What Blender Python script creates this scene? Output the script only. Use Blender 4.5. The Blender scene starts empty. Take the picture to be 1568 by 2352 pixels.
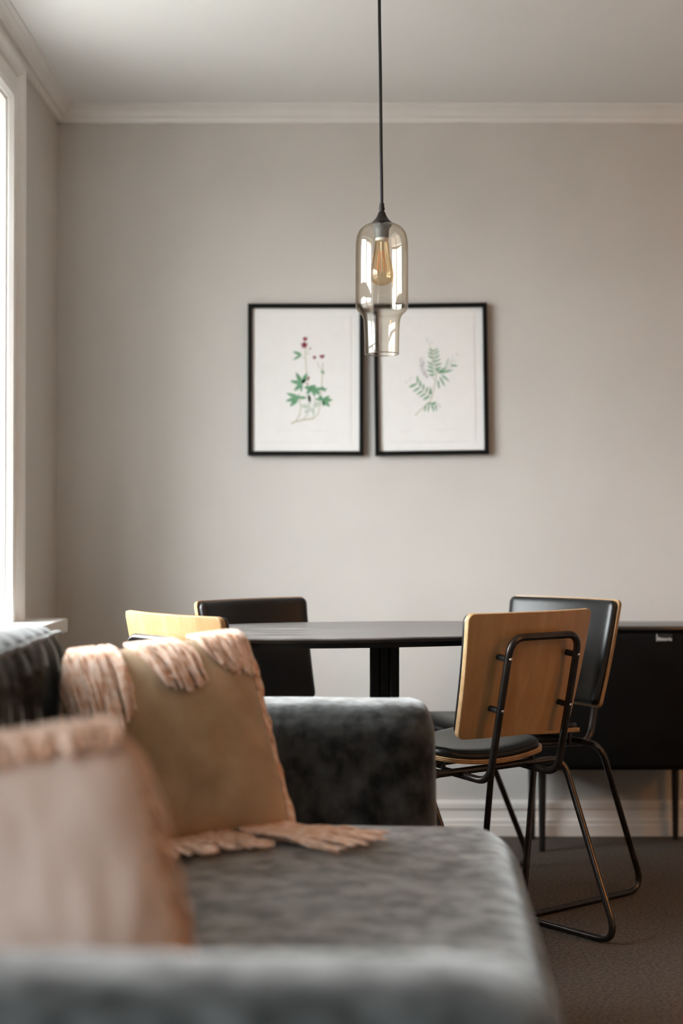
import bpy, bmesh, math, random
from mathutils import Vector, Matrix, noise
random.seed(7)
R = math.radians
scene = bpy.context.scene
col = scene.collection

# ------------------------------------------------------------------ camera
F_PX = 3450.0
cam_d = bpy.data.cameras.new('camera')
cam = bpy.data.objects.new('camera', cam_d)
col.objects.link(cam)
scene.camera = cam
cam.location = (0, 0, 1.008)
cam.rotation_euler = (R(90) + math.atan(49 / F_PX), 0, 0)
cam_d.sensor_fit = 'HORIZONTAL'
cam_d.sensor_width = 24.0
cam_d.lens = 24.0 * F_PX / 1568.0
cam_d.clip_start = 0.05
cam_d.dof.use_dof = True
cam_d.dof.focus_distance = 3.72
cam_d.dof.aperture_fstop = 1.75

# ------------------------------------------------------------------ world: overcast daylight
world = bpy.data.worlds.new('overcast_sky')
scene.world = world
world.use_nodes = True
wn, wl = world.node_tree.nodes, world.node_tree.links
wn.clear()
w_out = wn.new('ShaderNodeOutputWorld')
w_bg = wn.new('ShaderNodeBackground')
w_tc = wn.new('ShaderNodeTexCoord')
w_sep = wn.new('ShaderNodeSeparateXYZ')
w_map = wn.new('ShaderNodeMapRange')
w_ramp = wn.new('ShaderNodeValToRGB')
wl.new(w_tc.outputs['Generated'], w_sep.inputs[0])
wl.new(w_sep.outputs['Z'], w_map.inputs[0])
w_map.inputs[1].default_value = -1.0
w_map.inputs[2].default_value = 1.0
e = w_ramp.color_ramp.elements
e[0].position = 0.47; e[0].color = (0.20, 0.197, 0.187, 1)
e[1].position = 0.56; e[1].color = (0.96, 0.98, 1.0, 1)
wl.new(w_map.outputs[0], w_ramp.inputs[0])
wl.new(w_ramp.outputs[0], w_bg.inputs[0])
w_bg.inputs[1].default_value = 26.0
wl.new(w_bg.outputs[0], w_out.inputs[0])

scene.view_settings.view_transform = 'Standard'
scene.view_settings.look = 'None'
scene.view_settings.gamma = 1.0
scene.view_settings.use_curve_mapping = False
scene.view_settings.exposure = 0.0
scene.cycles.max_bounces = 14
scene.cycles.diffuse_bounces = 6
scene.cycles.glossy_bounces = 6
scene.cycles.transmission_bounces = 12
scene.cycles.transparent_max_bounces = 16
scene.cycles.sample_clamp_indirect = 8.0
scene.cycles.caustics_refractive = False
scene.cycles.caustics_reflective = False

# room dimensions (metres; x right, y away from the viewer, z up)
XL, XR, YB, YR, ZC = -0.954, 3.3, 5.034, -2.0, 2.437
WINDOWS = [(2.70, 4.25), (-0.25, 0.85)]
WZ0, WZ1 = 0.754, 2.25
WT = 0.32

# sampling portals in the window openings (they give off nothing themselves)
for (a, b) in WINDOWS:
    ld = bpy.data.lights.new('window_portal', 'AREA')
    ld.shape = 'RECTANGLE'
    ld.size = b - a
    ld.size_y = WZ1 - WZ0
    ld.cycles.is_portal = True
    lo = bpy.data.objects.new('window_portal', ld)
    col.objects.link(lo)
    lo.location = (XL - WT - 0.02, (a + b) / 2, (WZ0 + WZ1) / 2)
    lo.rotation_euler = (R(90), 0, R(-90))


# ------------------------------------------------------------------ materials
def new_mat(name):
    m = bpy.data.materials.new(name)
    m.use_nodes = True
    nt = m.node_tree
    return m, nt.nodes, nt.links, nt.nodes['Principled BSDF']


def mat(name, c1, c2=None, rough=0.5, scale=8.0, detail=4.0, stretch=(1, 1, 1), bump=0.0, bscale=None,
        metal=0.0, sheen=0.0, sheen_rough=0.4, sheen_tint=(1, 1, 1), spec=0.5, coat=0.0, lo=0.35, hi=0.65, rough2=None, bdist=0.002, sheen_lo=None):
    m, N, L, b = new_mat(name)
    b.inputs['Roughness'].default_value = rough
    b.inputs['Metallic'].default_value = metal
    b.inputs['Specular IOR Level'].default_value = spec
    b.inputs['Sheen Weight'].default_value = sheen
    b.inputs['Sheen Roughness'].default_value = sheen_rough
    b.inputs['Sheen Tint'].default_value = (*sheen_tint, 1)
    b.inputs['Coat Weight'].default_value = coat
    tc = N.new('ShaderNodeTexCoord')
    mp = N.new('ShaderNodeMapping')
    mp.inputs['Scale'].default_value = stretch
    L.new(tc.outputs['Object'], mp.inputs[0])
    nz = N.new('ShaderNodeTexNoise')
    nz.inputs['Scale'].default_value = scale
    nz.inputs['Detail'].default_value = detail
    L.new(mp.outputs[0], nz.inputs[0])
    rp = N.new('ShaderNodeValToRGB')
    rp.color_ramp.elements[0].position = lo
    rp.color_ramp.elements[1].position = hi
    rp.color_ramp.elements[0].color = (*c1, 1)
    rp.color_ramp.elements[1].color = (*(c2 or c1), 1)
    L.new(nz.outputs['Fac'], rp.inputs[0])
    L.new(rp.outputs[0], b.inputs['Base Color'])
    if rough2 is not None:
        mr = N.new('ShaderNodeMapRange')
        mr.inputs[1].default_value = lo; mr.inputs[2].default_value = hi
        mr.inputs[3].default_value = rough; mr.inputs[4].default_value = rough2
        L.new(nz.outputs['Fac'], mr.inputs[0])
        L.new(mr.outputs[0], b.inputs['Roughness'])
    if sheen_lo is not None:
        ms = N.new('ShaderNodeMapRange')
        ms.inputs[1].default_value = lo; ms.inputs[2].default_value = hi
        ms.inputs[3].default_value = sheen_lo; ms.inputs[4].default_value = sheen
        L.new(nz.outputs['Fac'], ms.inputs[0])
        L.new(ms.outputs[0], b.inputs['Sheen Weight'])
    if bump:
        nb = N.new('ShaderNodeTexNoise')
        nb.inputs['Scale'].default_value = bscale or scale * 6
        nb.inputs['Detail'].default_value = 3
        L.new(mp.outputs[0], nb.inputs[0])
        bp = N.new('ShaderNodeBump')
        bp.inputs['Strength'].default_value = bump
        bp.inputs['Distance'].default_value = bdist
        L.new(nb.outputs['Fac'], bp.inputs['Height'])
        L.new(bp.outputs[0], b.inputs['Normal'])
    return m


def wood_mat(name, c1, c2, c3, stretch, rough=0.38):
    m, N, L, b = new_mat(name)
    tc = N.new('ShaderNodeTexCoord')
    mp = N.new('ShaderNodeMapping'); mp.inputs['Scale'].default_value = stretch
    L.new(tc.outputs['Object'], mp.inputs[0])
    n1 = N.new('ShaderNodeTexNoise'); n1.inputs['Scale'].default_value = 5; n1.inputs['Detail'].default_value = 8
    n1.inputs['Distortion'].default_value = 0.6
    L.new(mp.outputs[0], n1.inputs[0])
    n2 = N.new('ShaderNodeTexNoise'); n2.inputs['Scale'].default_value = 3.0; n2.inputs['Detail'].default_value = 2
    L.new(tc.outputs['Object'], n2.inputs[0])
    r1 = N.new('ShaderNodeValToRGB')
    r1.color_ramp.elements[0].position = .3; r1.color_ramp.elements[1].position = .7
    r1.color_ramp.elements[0].color = (*c1, 1); r1.color_ramp.elements[1].color = (*c2, 1)
    L.new(n1.outputs['Fac'], r1.inputs[0])
    mx = N.new('ShaderNodeMix'); mx.data_type = 'RGBA'
    mr = N.new('ShaderNodeMapRange'); mr.inputs[1].default_value = .45; mr.inputs[2].default_value = .75; mr.inputs[4].default_value = .6
    L.new(n2.outputs['Fac'], mr.inputs[0]); L.new(mr.outputs[0], mx.inputs[0])
    L.new(r1.outputs[0], mx.inputs[6]); mx.inputs[7].default_value = (*c3, 1)
    L.new(mx.outputs[2], b.inputs['Base Color'])
    b.inputs['Roughness'].default_value = rough
    b.inputs['Coat Weight'].default_value = .25
    b.inputs['Coat Roughness'].default_value = .2
    return m


def thin_glass(name, face, edge, f0):
    """blown glass wall: tinted see-through, mirror-like towards grazing angles."""
    m = bpy.data.materials.new(name); m.use_nodes = True
    N, L = m.node_tree.nodes, m.node_tree.links
    N.clear()
    o = N.new('ShaderNodeOutputMaterial'); mx = N.new('ShaderNodeMixShader')
    t = N.new('ShaderNodeBsdfTransparent'); g = N.new('ShaderNodeBsdfGlossy'); g.inputs['Roughness'].default_value = 0.015
    lw = N.new('ShaderNodeLayerWeight'); lw.inputs[0].default_value = .5
    p1 = N.new('ShaderNodeMath'); p1.operation = 'POWER'; p1.inputs[1].default_value = 4.0
    fr = N.new('ShaderNodeMath'); fr.operation = 'MULTIPLY_ADD'; fr.inputs[1].default_value = .7; fr.inputs[2].default_value = f0
    p2 = N.new('ShaderNodeMath'); p2.operation = 'POWER'; p2.inputs[1].default_value = 3.0
    c = N.new('ShaderNodeMix'); c.data_type = 'RGBA'
    c.inputs[6].default_value = (*face, 1); c.inputs[7].default_value = (*edge, 1)
    L.new(lw.outputs['Facing'], p1.inputs[0]); L.new(p1.outputs[0], fr.inputs[0])
    L.new(lw.outputs['Facing'], p2.inputs[0]); L.new(p2.outputs[0], c.inputs[0]); L.new(c.outputs[2], t.inputs[0])
    L.new(fr.outputs[0], mx.inputs[0]); L.new(t.outputs[0], mx.inputs[1]); L.new(g.outputs[0], mx.inputs[2]); L.new(mx.outputs[0], o.inputs[0])
    return m


def pane_mat(name):
    m = bpy.data.materials.new(name); m.use_nodes = True
    N, L = m.node_tree.nodes, m.node_tree.links
    N.clear()
    o = N.new('ShaderNodeOutputMaterial'); mx = N.new('ShaderNodeMixShader'); lw = N.new('ShaderNodeLayerWeight'); pw = N.new('ShaderNodeMath'); pw.operation = 'POWER'; pw.inputs[1].default_value = 5.0
    fr = N.new('ShaderNodeMath'); fr.operation = 'MULTIPLY_ADD'; fr.inputs[1].default_value = .9; fr.inputs[2].default_value = .04
    L.new(lw.outputs['Facing'], pw.inputs[0]); L.new(pw.outputs[0], fr.inputs[0])
    t = N.new('ShaderNodeBsdfTransparent'); g = N.new('ShaderNodeBsdfGlossy'); g.inputs['Roughness'].default_value = 0.0
    t.inputs[0].default_value = (.97, .98, .975, 1)
    L.new(fr.outputs[0], mx.inputs[0]); L.new(t.outputs[0], mx.inputs[1]); L.new(g.outputs[0], mx.inputs[2]); L.new(mx.outputs[0], o.inputs[0])
    return m


M = {}
M['wall'] = mat('wall_paint', (.60, .582, .555), (.63, .612, .585), rough=.75, scale=3, bump=.08, bscale=260, bdist=.001)
M['wall_far'] = mat('bounce_cutting_wall_paint', (.27, .245, .22), (.29, .265, .24), rough=.8, scale=3, bump=.08, bscale=260, bdist=.001)  # umber tone made up for the unseen walls, lowers the bounced fill light
M['ceiling'] = mat('ceiling_paint', (.80, .80, .79), (.82, .82, .81), rough=.85, scale=2, bump=.05, bscale=200, bdist=.001)
M['trim'] = mat('white_gloss_trim', (.80, .79, .77), (.83, .82, .80), rough=.32, scale=6, bump=.04, bscale=60, bdist=.001)
M['carpet'] = mat('taupe_carpet', (.036, .028, .022), (.135, .110, .091), rough=.95, scale=120, detail=9, bump=1.0, bscale=300, bdist=.008, sheen=.15, spec=.05, lo=.36, hi=.66)
M['velvet'] = mat('charcoal_velvet', (.009, .010, .010), (.060, .066, .067), rough=.9, rough2=.6, scale=24, detail=8, stretch=(1, 1.25, .8), bump=.35, bscale=80,
                  sheen=1.0, sheen_lo=.5, sheen_rough=.40, sheen_tint=(.93, .96, .97), spec=.15, lo=.33, hi=.70, bdist=.004)
M['leather'] = mat('black_leather', (.005, .005, .0055), (.007, .007, .0075), rough=.34, scale=30, bump=.35, bscale=420, spec=.5, bdist=.0008)
M['ply'] = wood_mat('beech_plywood', (.385, .22, .092), (.485, .305, .148), (.32, .162, .056), (7, 7, .7))
M['ply_light'] = mat('ply_edge_light', (.70, .47, .25), (.58, .36, .16), rough=.5, scale=60)
M['ply_dark'] = mat('ply_edge_dark', (.22, .115, .045), (.16, .08, .03), rough=.5, scale=60)
M['tube'] = mat('dark_steel_tube', (.055, .048, .045), (.085, .075, .07), rough=.27, scale=25, metal=.85, bump=.05, bscale=300, bdist=.0005)
M['black_metal'] = mat('matt_black_metal', (.008, .008, .008), (.012, .012, .012), rough=.45, scale=20)
M['rubber'] = mat('black_rubber', (.006, .006, .006), (.01, .01, .01), rough=.6, scale=20)
M['screw'] = mat('bright_steel', (.75, .75, .74), (.65, .65, .64), rough=.22, metal=1, scale=80)
M['tabletop'] = mat('charcoal_laminate', (.11, .102, .099), (.25, .238, .23), rough=.30, rough2=.42, scale=5, detail=9, stretch=(1.2, 6, 1), bump=.06, bscale=60, spec=.5, lo=.4, hi=.75, bdist=.0008)
M['frame'] = mat('black_frame_lacquer', (.003, .0035, .0033), (.005, .0055, .0053), rough=.6, scale=30, spec=.15)
M['paper'] = mat('white_paper', (.86, .86, .855), (.88, .88, .875), rough=.8, scale=20)
M['paper2'] = mat('white_print_paper', (.84, .84, .835), (.86, .86, .855), rough=.85, scale=30)
M['leaf'] = mat('printed_green', (.11, .29, .16), (.20, .40, .25), rough=.85, scale=120)
M['leaf_pale'] = mat('printed_pale_green', (.50, .60, .52), (.62, .68, .61), rough=.85, scale=120)
M['flower'] = mat('printed_crimson', (.16, .012, .035), (.34, .06, .09), rough=.85, scale=300)
M['stem'] = mat('printed_stem', (.50, .46, .34), (.42, .44, .30), rough=.85, scale=90)
M['blossom'] = mat('printed_grey_violet', (.42, .40, .44), (.55, .53, .56), rough=.85, scale=500)
M['ink'] = mat('faint_print_ink', (.70, .70, .69), (.74, .74, .73), rough=.85, scale=90)
M['khaki'] = mat('khaki_velvet', (.29, .19, .10), (.50, .385, .26), rough=.8, scale=7, detail=5, bump=.2, bscale=60, sheen=.35, sheen_rough=.4, sheen_tint=(1, .93, .82), spec=.2, lo=.3, hi=.7)
M['pink'] = mat('dusty_pink_velvet', (.66, .56, .51), (.74, .64, .59), rough=.8, scale=6, detail=4, bump=.15, bscale=60, sheen=.35, sheen_tint=(1, .93, .9), spec=.2)
M['fringe'] = mat('peach_yarn', (.72, .44, .285), (.90, .73, .62), rough=.85, scale=60, bump=.4, bscale=900, sheen=.2, spec=.15, bdist=.0006)
M['amber_glass'] = thin_glass('smoked_amber_glass', (.985, .972, .945), (.72, .63, .50), .055)
M['bulb_glass'] = thin_glass('gold_bulb_glass', (.99, .945, .86), (.80, .56, .30), .05)
M['rim_glass'] = thin_glass('thick_glass_rim', (.62, .58, .52), (.30, .26, .22), .25)
M['filament'] = mat('copper_filament', (.75, .26, .06), (.85, .36, .10), rough=.4, scale=50)
M['socket'] = mat('grey_socket', (.13, .14, .15), (.17, .18, .19), rough=.5, scale=60, metal=.3)
M['porcelain'] = mat('white_ring', (.72, .70, .66), rough=.4)
M['bronze'] = mat('bronze_cap', (.020, .014, .012), (.034, .024, .021), rough=.38, scale=30, metal=.5)
M['cord'] = mat('black_textile_cord', (.010, .010, .011), (.016, .016, .017), rough=.7, scale=400)
M['cabinet'] = mat('black_cabinet_fabric', (.004, .004, .004), (.006, .006, .006), rough=.7, scale=8, spec=.12)
M['lid'] = mat('black_cabinet_lacquer', (.008, .008, .008), (.011, .011, .011), rough=.24, scale=8, spec=.9)
M['tag_cloth'] = mat('woven_black_tag', (.012, .012, .012), (.02, .02, .02), rough=.8, scale=300)
M['tag_text'] = mat('white_thread', (.62, .62, .62), (.7, .7, .7), rough=.8, scale=300)
M['pane'] = pane_mat('clear_pane')


# ------------------------------------------------------------------ geometry helpers
class MB:
    def __init__(s):
        s.v, s.f, s.mi = [], [], []

    def add(s, verts, faces, mi=0):
        o = len(s.v)
        s.v.extend([Vector(p) for p in verts])
        for f in faces:
            s.f.append([i + o for i in f]); s.mi.append(mi)

    def box(s, lo, hi, mi=0):
        (a, b, c), (d, e_, f) = lo, hi
        s.add([(a, b, c), (d, b, c), (d, e_, c), (a, e_, c), (a, b, f), (d, b, f), (d, e_, f), (a, e_, f)],
              [(0, 3, 2, 1), (4, 5, 6, 7), (0, 1, 5, 4), (1, 2, 6, 5), (2, 3, 7, 6), (3, 0, 4, 7)], mi)

    def bbox(s, lo, hi, bev=.004, seg=2, mi=0):
        bm = bmesh.new()
        bmesh.ops.create_cube(bm, size=1)
        for v in bm.verts:
            v.co = Vector([lo[i] + (v.co[i] + .5) * (hi[i] - lo[i]) for i in range(3)])
        bmesh.ops.bevel(bm, geom=bm.edges[:], offset=bev, segments=seg, affect='EDGES', profile=.5)
        s.frombm(bm, mi)

    def frombm(s, bm, mi=0):
        bm.verts.index_update()
        s.add([v.co.copy() for v in bm.verts], [[v.index for v in f.verts] for f in bm.faces], mi)
        bm.free()

    def tube(s, pts, r, seg=10, closed=False, mi=0, caps=True):
        pts = [Vector(p) for p in pts]
        n = len(pts)
        rs = r if isinstance(r, (list, tuple)) else [r] * n
        tans = []
        for i in range(n):
            a = pts[(i - 1) % n] if (closed or i > 0) else pts[i]
            b = pts[(i + 1) % n] if (closed or i < n - 1) else pts[i]
            tans.append((b - a).normalized())
        t0 = tans[0]
        up = Vector((0, 0, 1)) if abs(t0.z) < .9 else Vector((1, 0, 0))
        nrm = (up - t0 * up.dot(t0)).normalized()
        base = len(s.v)
        for i in range(n):
            t = tans[i]
            nrm = (nrm - t * nrm.dot(t)).normalized()
            bn = t.cross(nrm)
            for k in range(seg):
                a = 2 * math.pi * k / seg
                s.v.append(pts[i] + (nrm * math.cos(a) + bn * math.sin(a)) * rs[i])
        for i in range(n if closed else n - 1):
            j = (i + 1) % n
            off = 0
            if closed and j == 0:   # close with least twist
                best = 1e9
                for k in range(seg):
                    d = (s.v[base + i * seg] - s.v[base + k]).length
                    if d < best: best, off = d, k
            for k in range(seg):
                s.f.append([base + i * seg + k, base + i * seg + (k + 1) % seg, base + j * seg + (k + 1 + off) % seg, base + j * seg + (k + off) % seg]); s.mi.append(mi)
        if not closed and caps:
            s.f.append([base + k for k in range(seg)][::-1]); s.mi.append(mi)
            s.f.append([base + (n - 1) * seg + k for k in range(seg)]); s.mi.append(mi)

    def lathe(s, prof, c=(0, 0, 0), seg=40, mi=0, closed=False):
        base = len(s.v); n = len(prof)
        for (r, z) in prof:
            for k in range(seg):
                a = 2 * math.pi * k / seg
                s.v.append(Vector((c[0] + r * math.cos(a), c[1] + r * math.sin(a), c[2] + z)))
        for i in range(n if closed else n - 1):
            j = (i + 1) % n
            for k in range(seg):
                s.f.append([base + i * seg + k, base + i * seg + (k + 1) % seg, base + j * seg + (k + 1) % seg, base + j * seg + k]); s.mi.append(mi)
        if not closed:
            if prof[0][0] > 1e-5: s.f.append([base + k for k in range(seg)][::-1]); s.mi.append(mi)
            if prof[-1][0] > 1e-5: s.f.append([base + (n - 1) * seg + k for k in range(seg)]); s.mi.append(mi)

    def extrude(s, prof, a, b, fn, mi=0, caps=True):
        """profile polygon swept from a to b; fn(p, q, t) -> point."""
        base = len(s.v); n = len(prof)
        for t in (a, b):
            for (p, q) in prof: s.v.append(Vector(fn(p, q, t)))
        for k in range(n):
            s.f.append([base + k, base + (k + 1) % n, base + n + (k + 1) % n, base + n + k]); s.mi.append(mi)
        if caps:
            s.f.append([base + k for k in range(n)][::-1]); s.mi.append(mi)
            s.f.append([base + n + k for k in range(n)]); s.mi.append(mi)

    def build(s, name, mats, parent=None, smooth=False, off=None, angle=40):
        me = bpy.data.meshes.new(name)
        vs = s.v if off is None else [p - Vector(off) for p in s.v]
        me.from_pydata([tuple(p) for p in vs], [], s.f)
        if not isinstance(mats, (list, tuple)): mats = [mats]
        for m in mats: me.materials.append(M[m])
        for i, p in enumerate(me.polygons): p.material_index = s.mi[i]
        bm = bmesh.new(); bm.from_mesh(me)
        bmesh.ops.recalc_face_normals(bm, faces=bm.faces[:])
        bm.to_mesh(me); bm.free()
        if smooth:
            me.polygons.foreach_set('use_smooth', [True] * len(me.polygons))
            me.set_sharp_from_angle(angle=R(angle))
        me.update()
        o = bpy.data.objects.new(name, me)
        col.objects.link(o)
        if parent is not None: o.parent = parent
        return o


def thing(name, label, cat, loc=(0, 0, 0), rz=0.0, group=None):
    o = bpy.data.objects.new(name, None)
    o.empty_display_size = .1
    col.objects.link(o)
    o.location = loc; o.rotation_euler = (0, 0, rz)
    o['label'] = label; o['category'] = cat
    if group: o['group'] = group
    return o


def structure(o, label=None, cat=None):
    o['kind'] = 'structure'
    if label: o['label'] = label
    if cat: o['category'] = cat
    return o


def fillet(pts, rad, n=6, closed=False):
    pts = [Vector(p) for p in pts]; out = []
    m = len(pts)
    for i in range(m):
        if not closed and i in (0, m - 1):
            out.append(pts[i]); continue
        a, b, c = pts[(i - 1) % m], pts[i], pts[(i + 1) % m]
        r = rad[i] if isinstance(rad, (list, tuple)) else rad
        if r <= 0:
            out.append(b); continue
        u = (a - b); w = (c - b)
        lu, lw = u.length, w.length
        u.normalize(); w.normalize()
        ang = u.angle(w)
        d = min(r / math.tan(ang / 2), lu * .48, lw * .48)
        p0, p1 = b + u * d, b + w * d
        for k in range(n + 1):
            t = k / n
            out.append(p0 * (1 - t) ** 2 + b * 2 * t * (1 - t) + p1 * t ** 2)
    return out


def soft_box(lo, hi, r, n=20, fn=None):
    """rounded box on a regular grid; fn(p, unit) may move each point."""
    lo, hi = Vector(lo), Vector(hi)
    c = (lo + hi) / 2; h = (hi - lo) / 2
    bm = bmesh.new()
    bmesh.ops.create_cube(bm, size=2)
    bmesh.ops.subdivide_edges(bm, edges=bm.edges[:], cuts=n, use_grid_fill=True)
    for v in bm.verts:
        u = v.co.copy()
        u = Vector([math.copysign(1 - (1 - abs(t)) ** 1.35, t) if abs(t) < 1 else t for t in u])
        q = Vector([u[i] * h[i] for i in range(3)])
        inner = [max(h[i] - r, 0) for i in range(3)]
        cl = Vector([max(-inner[i], min(inner[i], q[i])) for i in range(3)])
        d = q - cl
        if d.length > 1e-9:
            q = cl + d.normalized() * r
        p = c + q
        if fn: p = fn(p, u)
        v.co = p
    mb = MB(); mb.frombm(bm)
    return mb


def nz(p, s=1.0, o=0.0):
    return noise.noise(Vector(p) * s + Vector((o, o * 1.7, -o)))


# ------------------------------------------------------------------ the room
mb = MB(); mb.box((XL - WT, YR - .2, -.10), (XR + .2, YB + .2, 0))
structure(mb.build('floor', 'carpet'), 'taupe grey carpeted floor', 'floor')
mb = MB(); mb.box((XL - WT, YR - .2, ZC), (XR + .2, YB + .2, ZC + .12))
structure(mb.build('ceiling', 'ceiling'), 'plain white painted ceiling', 'ceiling')
mb = MB(); mb.box((XL - WT, YB, 0), (XR + .2, YB + .2, ZC))
structure(mb.build('wall_back', 'wall'), 'greige painted wall with two framed prints', 'wall')
mb = MB(); mb.box((XR, YR, 0), (XR + .2, YB, ZC))
structure(mb.build('wall_right', 'wall_far'), 'unseen side wall, toned umber to cut bounce light', 'wall')
mb = MB(); mb.box((XL - WT, YR - .2, 0), (XR + .2, YR, ZC))
structure(mb.build('wall_rear', 'wall_far'), 'unseen rear wall, toned umber to cut bounce light', 'wall')
mb = MB()
ys = [YR] + [t for (a, b) in sorted(WINDOWS) for t in (a, b)] + [YB]
for i in range(0, len(ys), 2):
    mb.box((XL - WT, ys[i], 0), (XL, ys[i + 1], ZC))
for (a, b) in WINDOWS:
    mb.box((XL - WT, a, 0), (XL, b, WZ0 - .04))
    mb.box((XL - WT, a, WZ1), (XL, b, ZC))
structure(mb.build('wall_left', 'wall'), 'greige painted window wall', 'wall')

# cornice and skirting
CORN = [(0, 2.386), (.013, 2.386), (.018, 2.401), (.030, 2.404), (.033, 2.411), (.042, 2.421), (.052, 2.4255), (.055, 2.429), (.066, 2.431), (.066, ZC), (0, ZC)]
BASE = [(0, 0), (.022, 0), (.022, .036), (.018, .039), (.018, .051), (.011, .058), (.008, .086), (.014, .090), (.014, .106), (.009, .116), (0, .116)]
mb = MB(); mb.extrude(CORN, XL, XR, lambda p, q, t: (t, YB - p, q))
structure(mb.build('trim_1', 'trim'), 'white moulded cornice above the framed prints', 'cornice')
mb = MB(); mb.extrude(CORN, YR, YB, lambda p, q, t: (XL + p, t, q))
structure(mb.build('trim_2', 'trim'), 'white moulded cornice above the window', 'cornice')
mb = MB(); mb.extrude(CORN, YR, YB, lambda p, q, t: (XR - p, t, q))
structure(mb.build('trim_3', 'trim'), 'white moulded cornice on the side wall', 'cornice')
mb = MB(); mb.extrude(BASE, XL, XR, lambda p, q, t: (t, YB - p, q))
structure(mb.build('baseboard_back', 'trim'), 'white moulded skirting board behind the black cabinet', 'skirting')
mb = MB(); mb.extrude(BASE, YR, YB, lambda p, q, t: (XL + p, t, q))
structure(mb.build('baseboard_left', 'trim'), 'white moulded skirting board under the window', 'skirting')
mb = MB(); mb.extrude(BASE, YR, YB, lambda p, q, t: (XR - p, t, q))
structure(mb.build('baseboard_right', 'trim'), 'white moulded skirting board on the side wall', 'skirting')

# windows
CASE = [(-.006, 0), (-.006, .012), (.004, .024), (.020, .026), (.026, .018), (.034, .014), (.085, .014), (.090, .022), (.102, .030), (.122, .034), (.126, .028), (.126, 0)]
for wi, (a, b) in enumerate(WINDOWS):
    w = bpy.data.objects.new('window_%d' % (wi + 1), None)
    col.objects.link(w)
    w.location = (XL, (a + b) / 2, WZ0)
    structure(w, ['white cased window next to the corner', 'white cased window beyond the sofa'][wi], 'window')
    O = w.location
    # architrave: profile (distance outwards from opening, projection)
    mb = MB()
    path = [(a, WZ0), (a, WZ1), (b, WZ1), (b, WZ0)]
    dirs = [(-1, 0), (-1, 1), (1, 1), (1, 0)]
    n = len(CASE)
    for (py, pz), (dy, dz) in zip(path, dirs):
        for (wd, pr) in CASE:
            mb.v.append(Vector((XL + pr, py + dy * wd, pz + dz * wd * .93)))
    for i in range(3):
        for k in range(n):
            mb.f.append([i * n + k, i * n + (k + 1) % n, (i + 1) * n + (k + 1) % n, (i + 1) * n + k]); mb.mi.append(0)
    mb.build('casing', 'trim', w, off=O)
    # lining boards of the reveal
    mb = MB()
    mb.box((XL - WT, a, WZ0), (XL + .004, a + .014, WZ1)); mb.box((XL - WT, b - .014, WZ0), (XL + .004, b, WZ1))
    mb.box((XL - WT, a + .014, WZ1 - .014), (XL + .004, b - .014, WZ1))
    mb.build('reveal_lining', 'trim', w, off=O)
    mb = MB(); mb.bbox((XL - WT, a - .25, WZ0 - .042), (XL + .135, b + .255, WZ0), .004, 2)
    mb.build('window_sill', 'trim', w, off=O)
    # sashes
    xg = XL - .24
    mid = (a + b) / 2
    tz = WZ1 - .42
    mb = MB()
    mb.box((xg - .03, a + .014, WZ0), (xg + .03, a + .07, WZ1 - .014)); mb.box((xg - .03, b - .07, WZ0), (xg + .03, b - .014, WZ1 - .014))
    mb.box((xg - .03, a + .07, WZ0), (xg + .03, b - .07, WZ0 + .07)); mb.box((xg - .03, a + .07, WZ1 - .07), (xg + .03, b - .07, WZ1 - .014))
    mb.box((xg - .025, mid - .045, WZ0 + .07), (xg + .025, mid + .045, WZ1 - .07))
    mb.box((xg - .025, a + .07, tz - .03), (xg + .025, mid - .045, tz + .03)); mb.box((xg - .025, mid + .045, tz - .03), (xg + .025, b - .07, tz + .03))
    mb.build('window_frame', 'trim', w, off=O)
    for (p, q) in ((a + .07, mid - .045), (mid + .045, b - .07)):
        for (r0, r1) in ((WZ0 + .07, tz - .03), (tz + .03, WZ1 - .07)):
            mb = MB(); mb.box((xg - .003, p, r0), (xg + .003, q, r1))
            mb.build('pane', 'pane', w, off=O)


# ------------------------------------------------------------------ sofa
SO = (-.27, 2.17, 0)
sofa = thing('sofa', 'charcoal velvet sofa with boxy arms and gathered back cushions', 'sofa', SO)


def sofa_part(name, mbx, m='velvet', parent=None):
    return mbx.build(name, m, parent or sofa, smooth=True, off=SO, angle=60)


def arm_fn(p, u):
    q = p.copy()
    q.z += .018 * max(0, u.z) ** 2 * (1 - u.y ** 2) + .003 * nz(p, 6)
    q.x += .006 * (1 - u.z ** 2) * max(0, u.x)
    return q


def seat_fn(p, u):
    q = p.copy()
    if u.z > 0:
        q.z += .016 * (1 - u.x ** 4) * (1 - u.y ** 6) * u.z + .006 * nz(p, 4.5, 3) * u.z
    if p.x > 0: q.x += (p.x / .30) * (.045 - .055 * (3.012 - p.y) - .01 * max(0, 2.2 - p.y))
    # the front corners of the seat are cut round
    e_ = min(p.y - 1.325, 3.012 - p.y)
    if p.x > .1 and e_ < .20:
        q.x -= (.20 - math.sqrt(max(0, .04 - (.20 - e_) ** 2))) * .42 * ((p.x - .1) / .20)
    return q


sofa_part('seat_cushion', soft_box((-.56, 1.325, .25), (.300, 3.012, .430), .055, 34, seat_fn))
sofa_part('arm', soft_box((-.76, 3.020, .07), (.188, 3.235, .648), .050, 22, arm_fn))
sofa_part('arm', soft_box((-.76, 1.100, .07), (.182, 1.318, .646), .075, 22, arm_fn))
sofa_part('base', soft_box((-.75, 1.315, .08), (.19, 3.022, .245), .02, 8))
sofa_part('back_frame', soft_box((-.77, 1.315, .08), (-.63, 3.022, .72), .04, 14))


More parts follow.
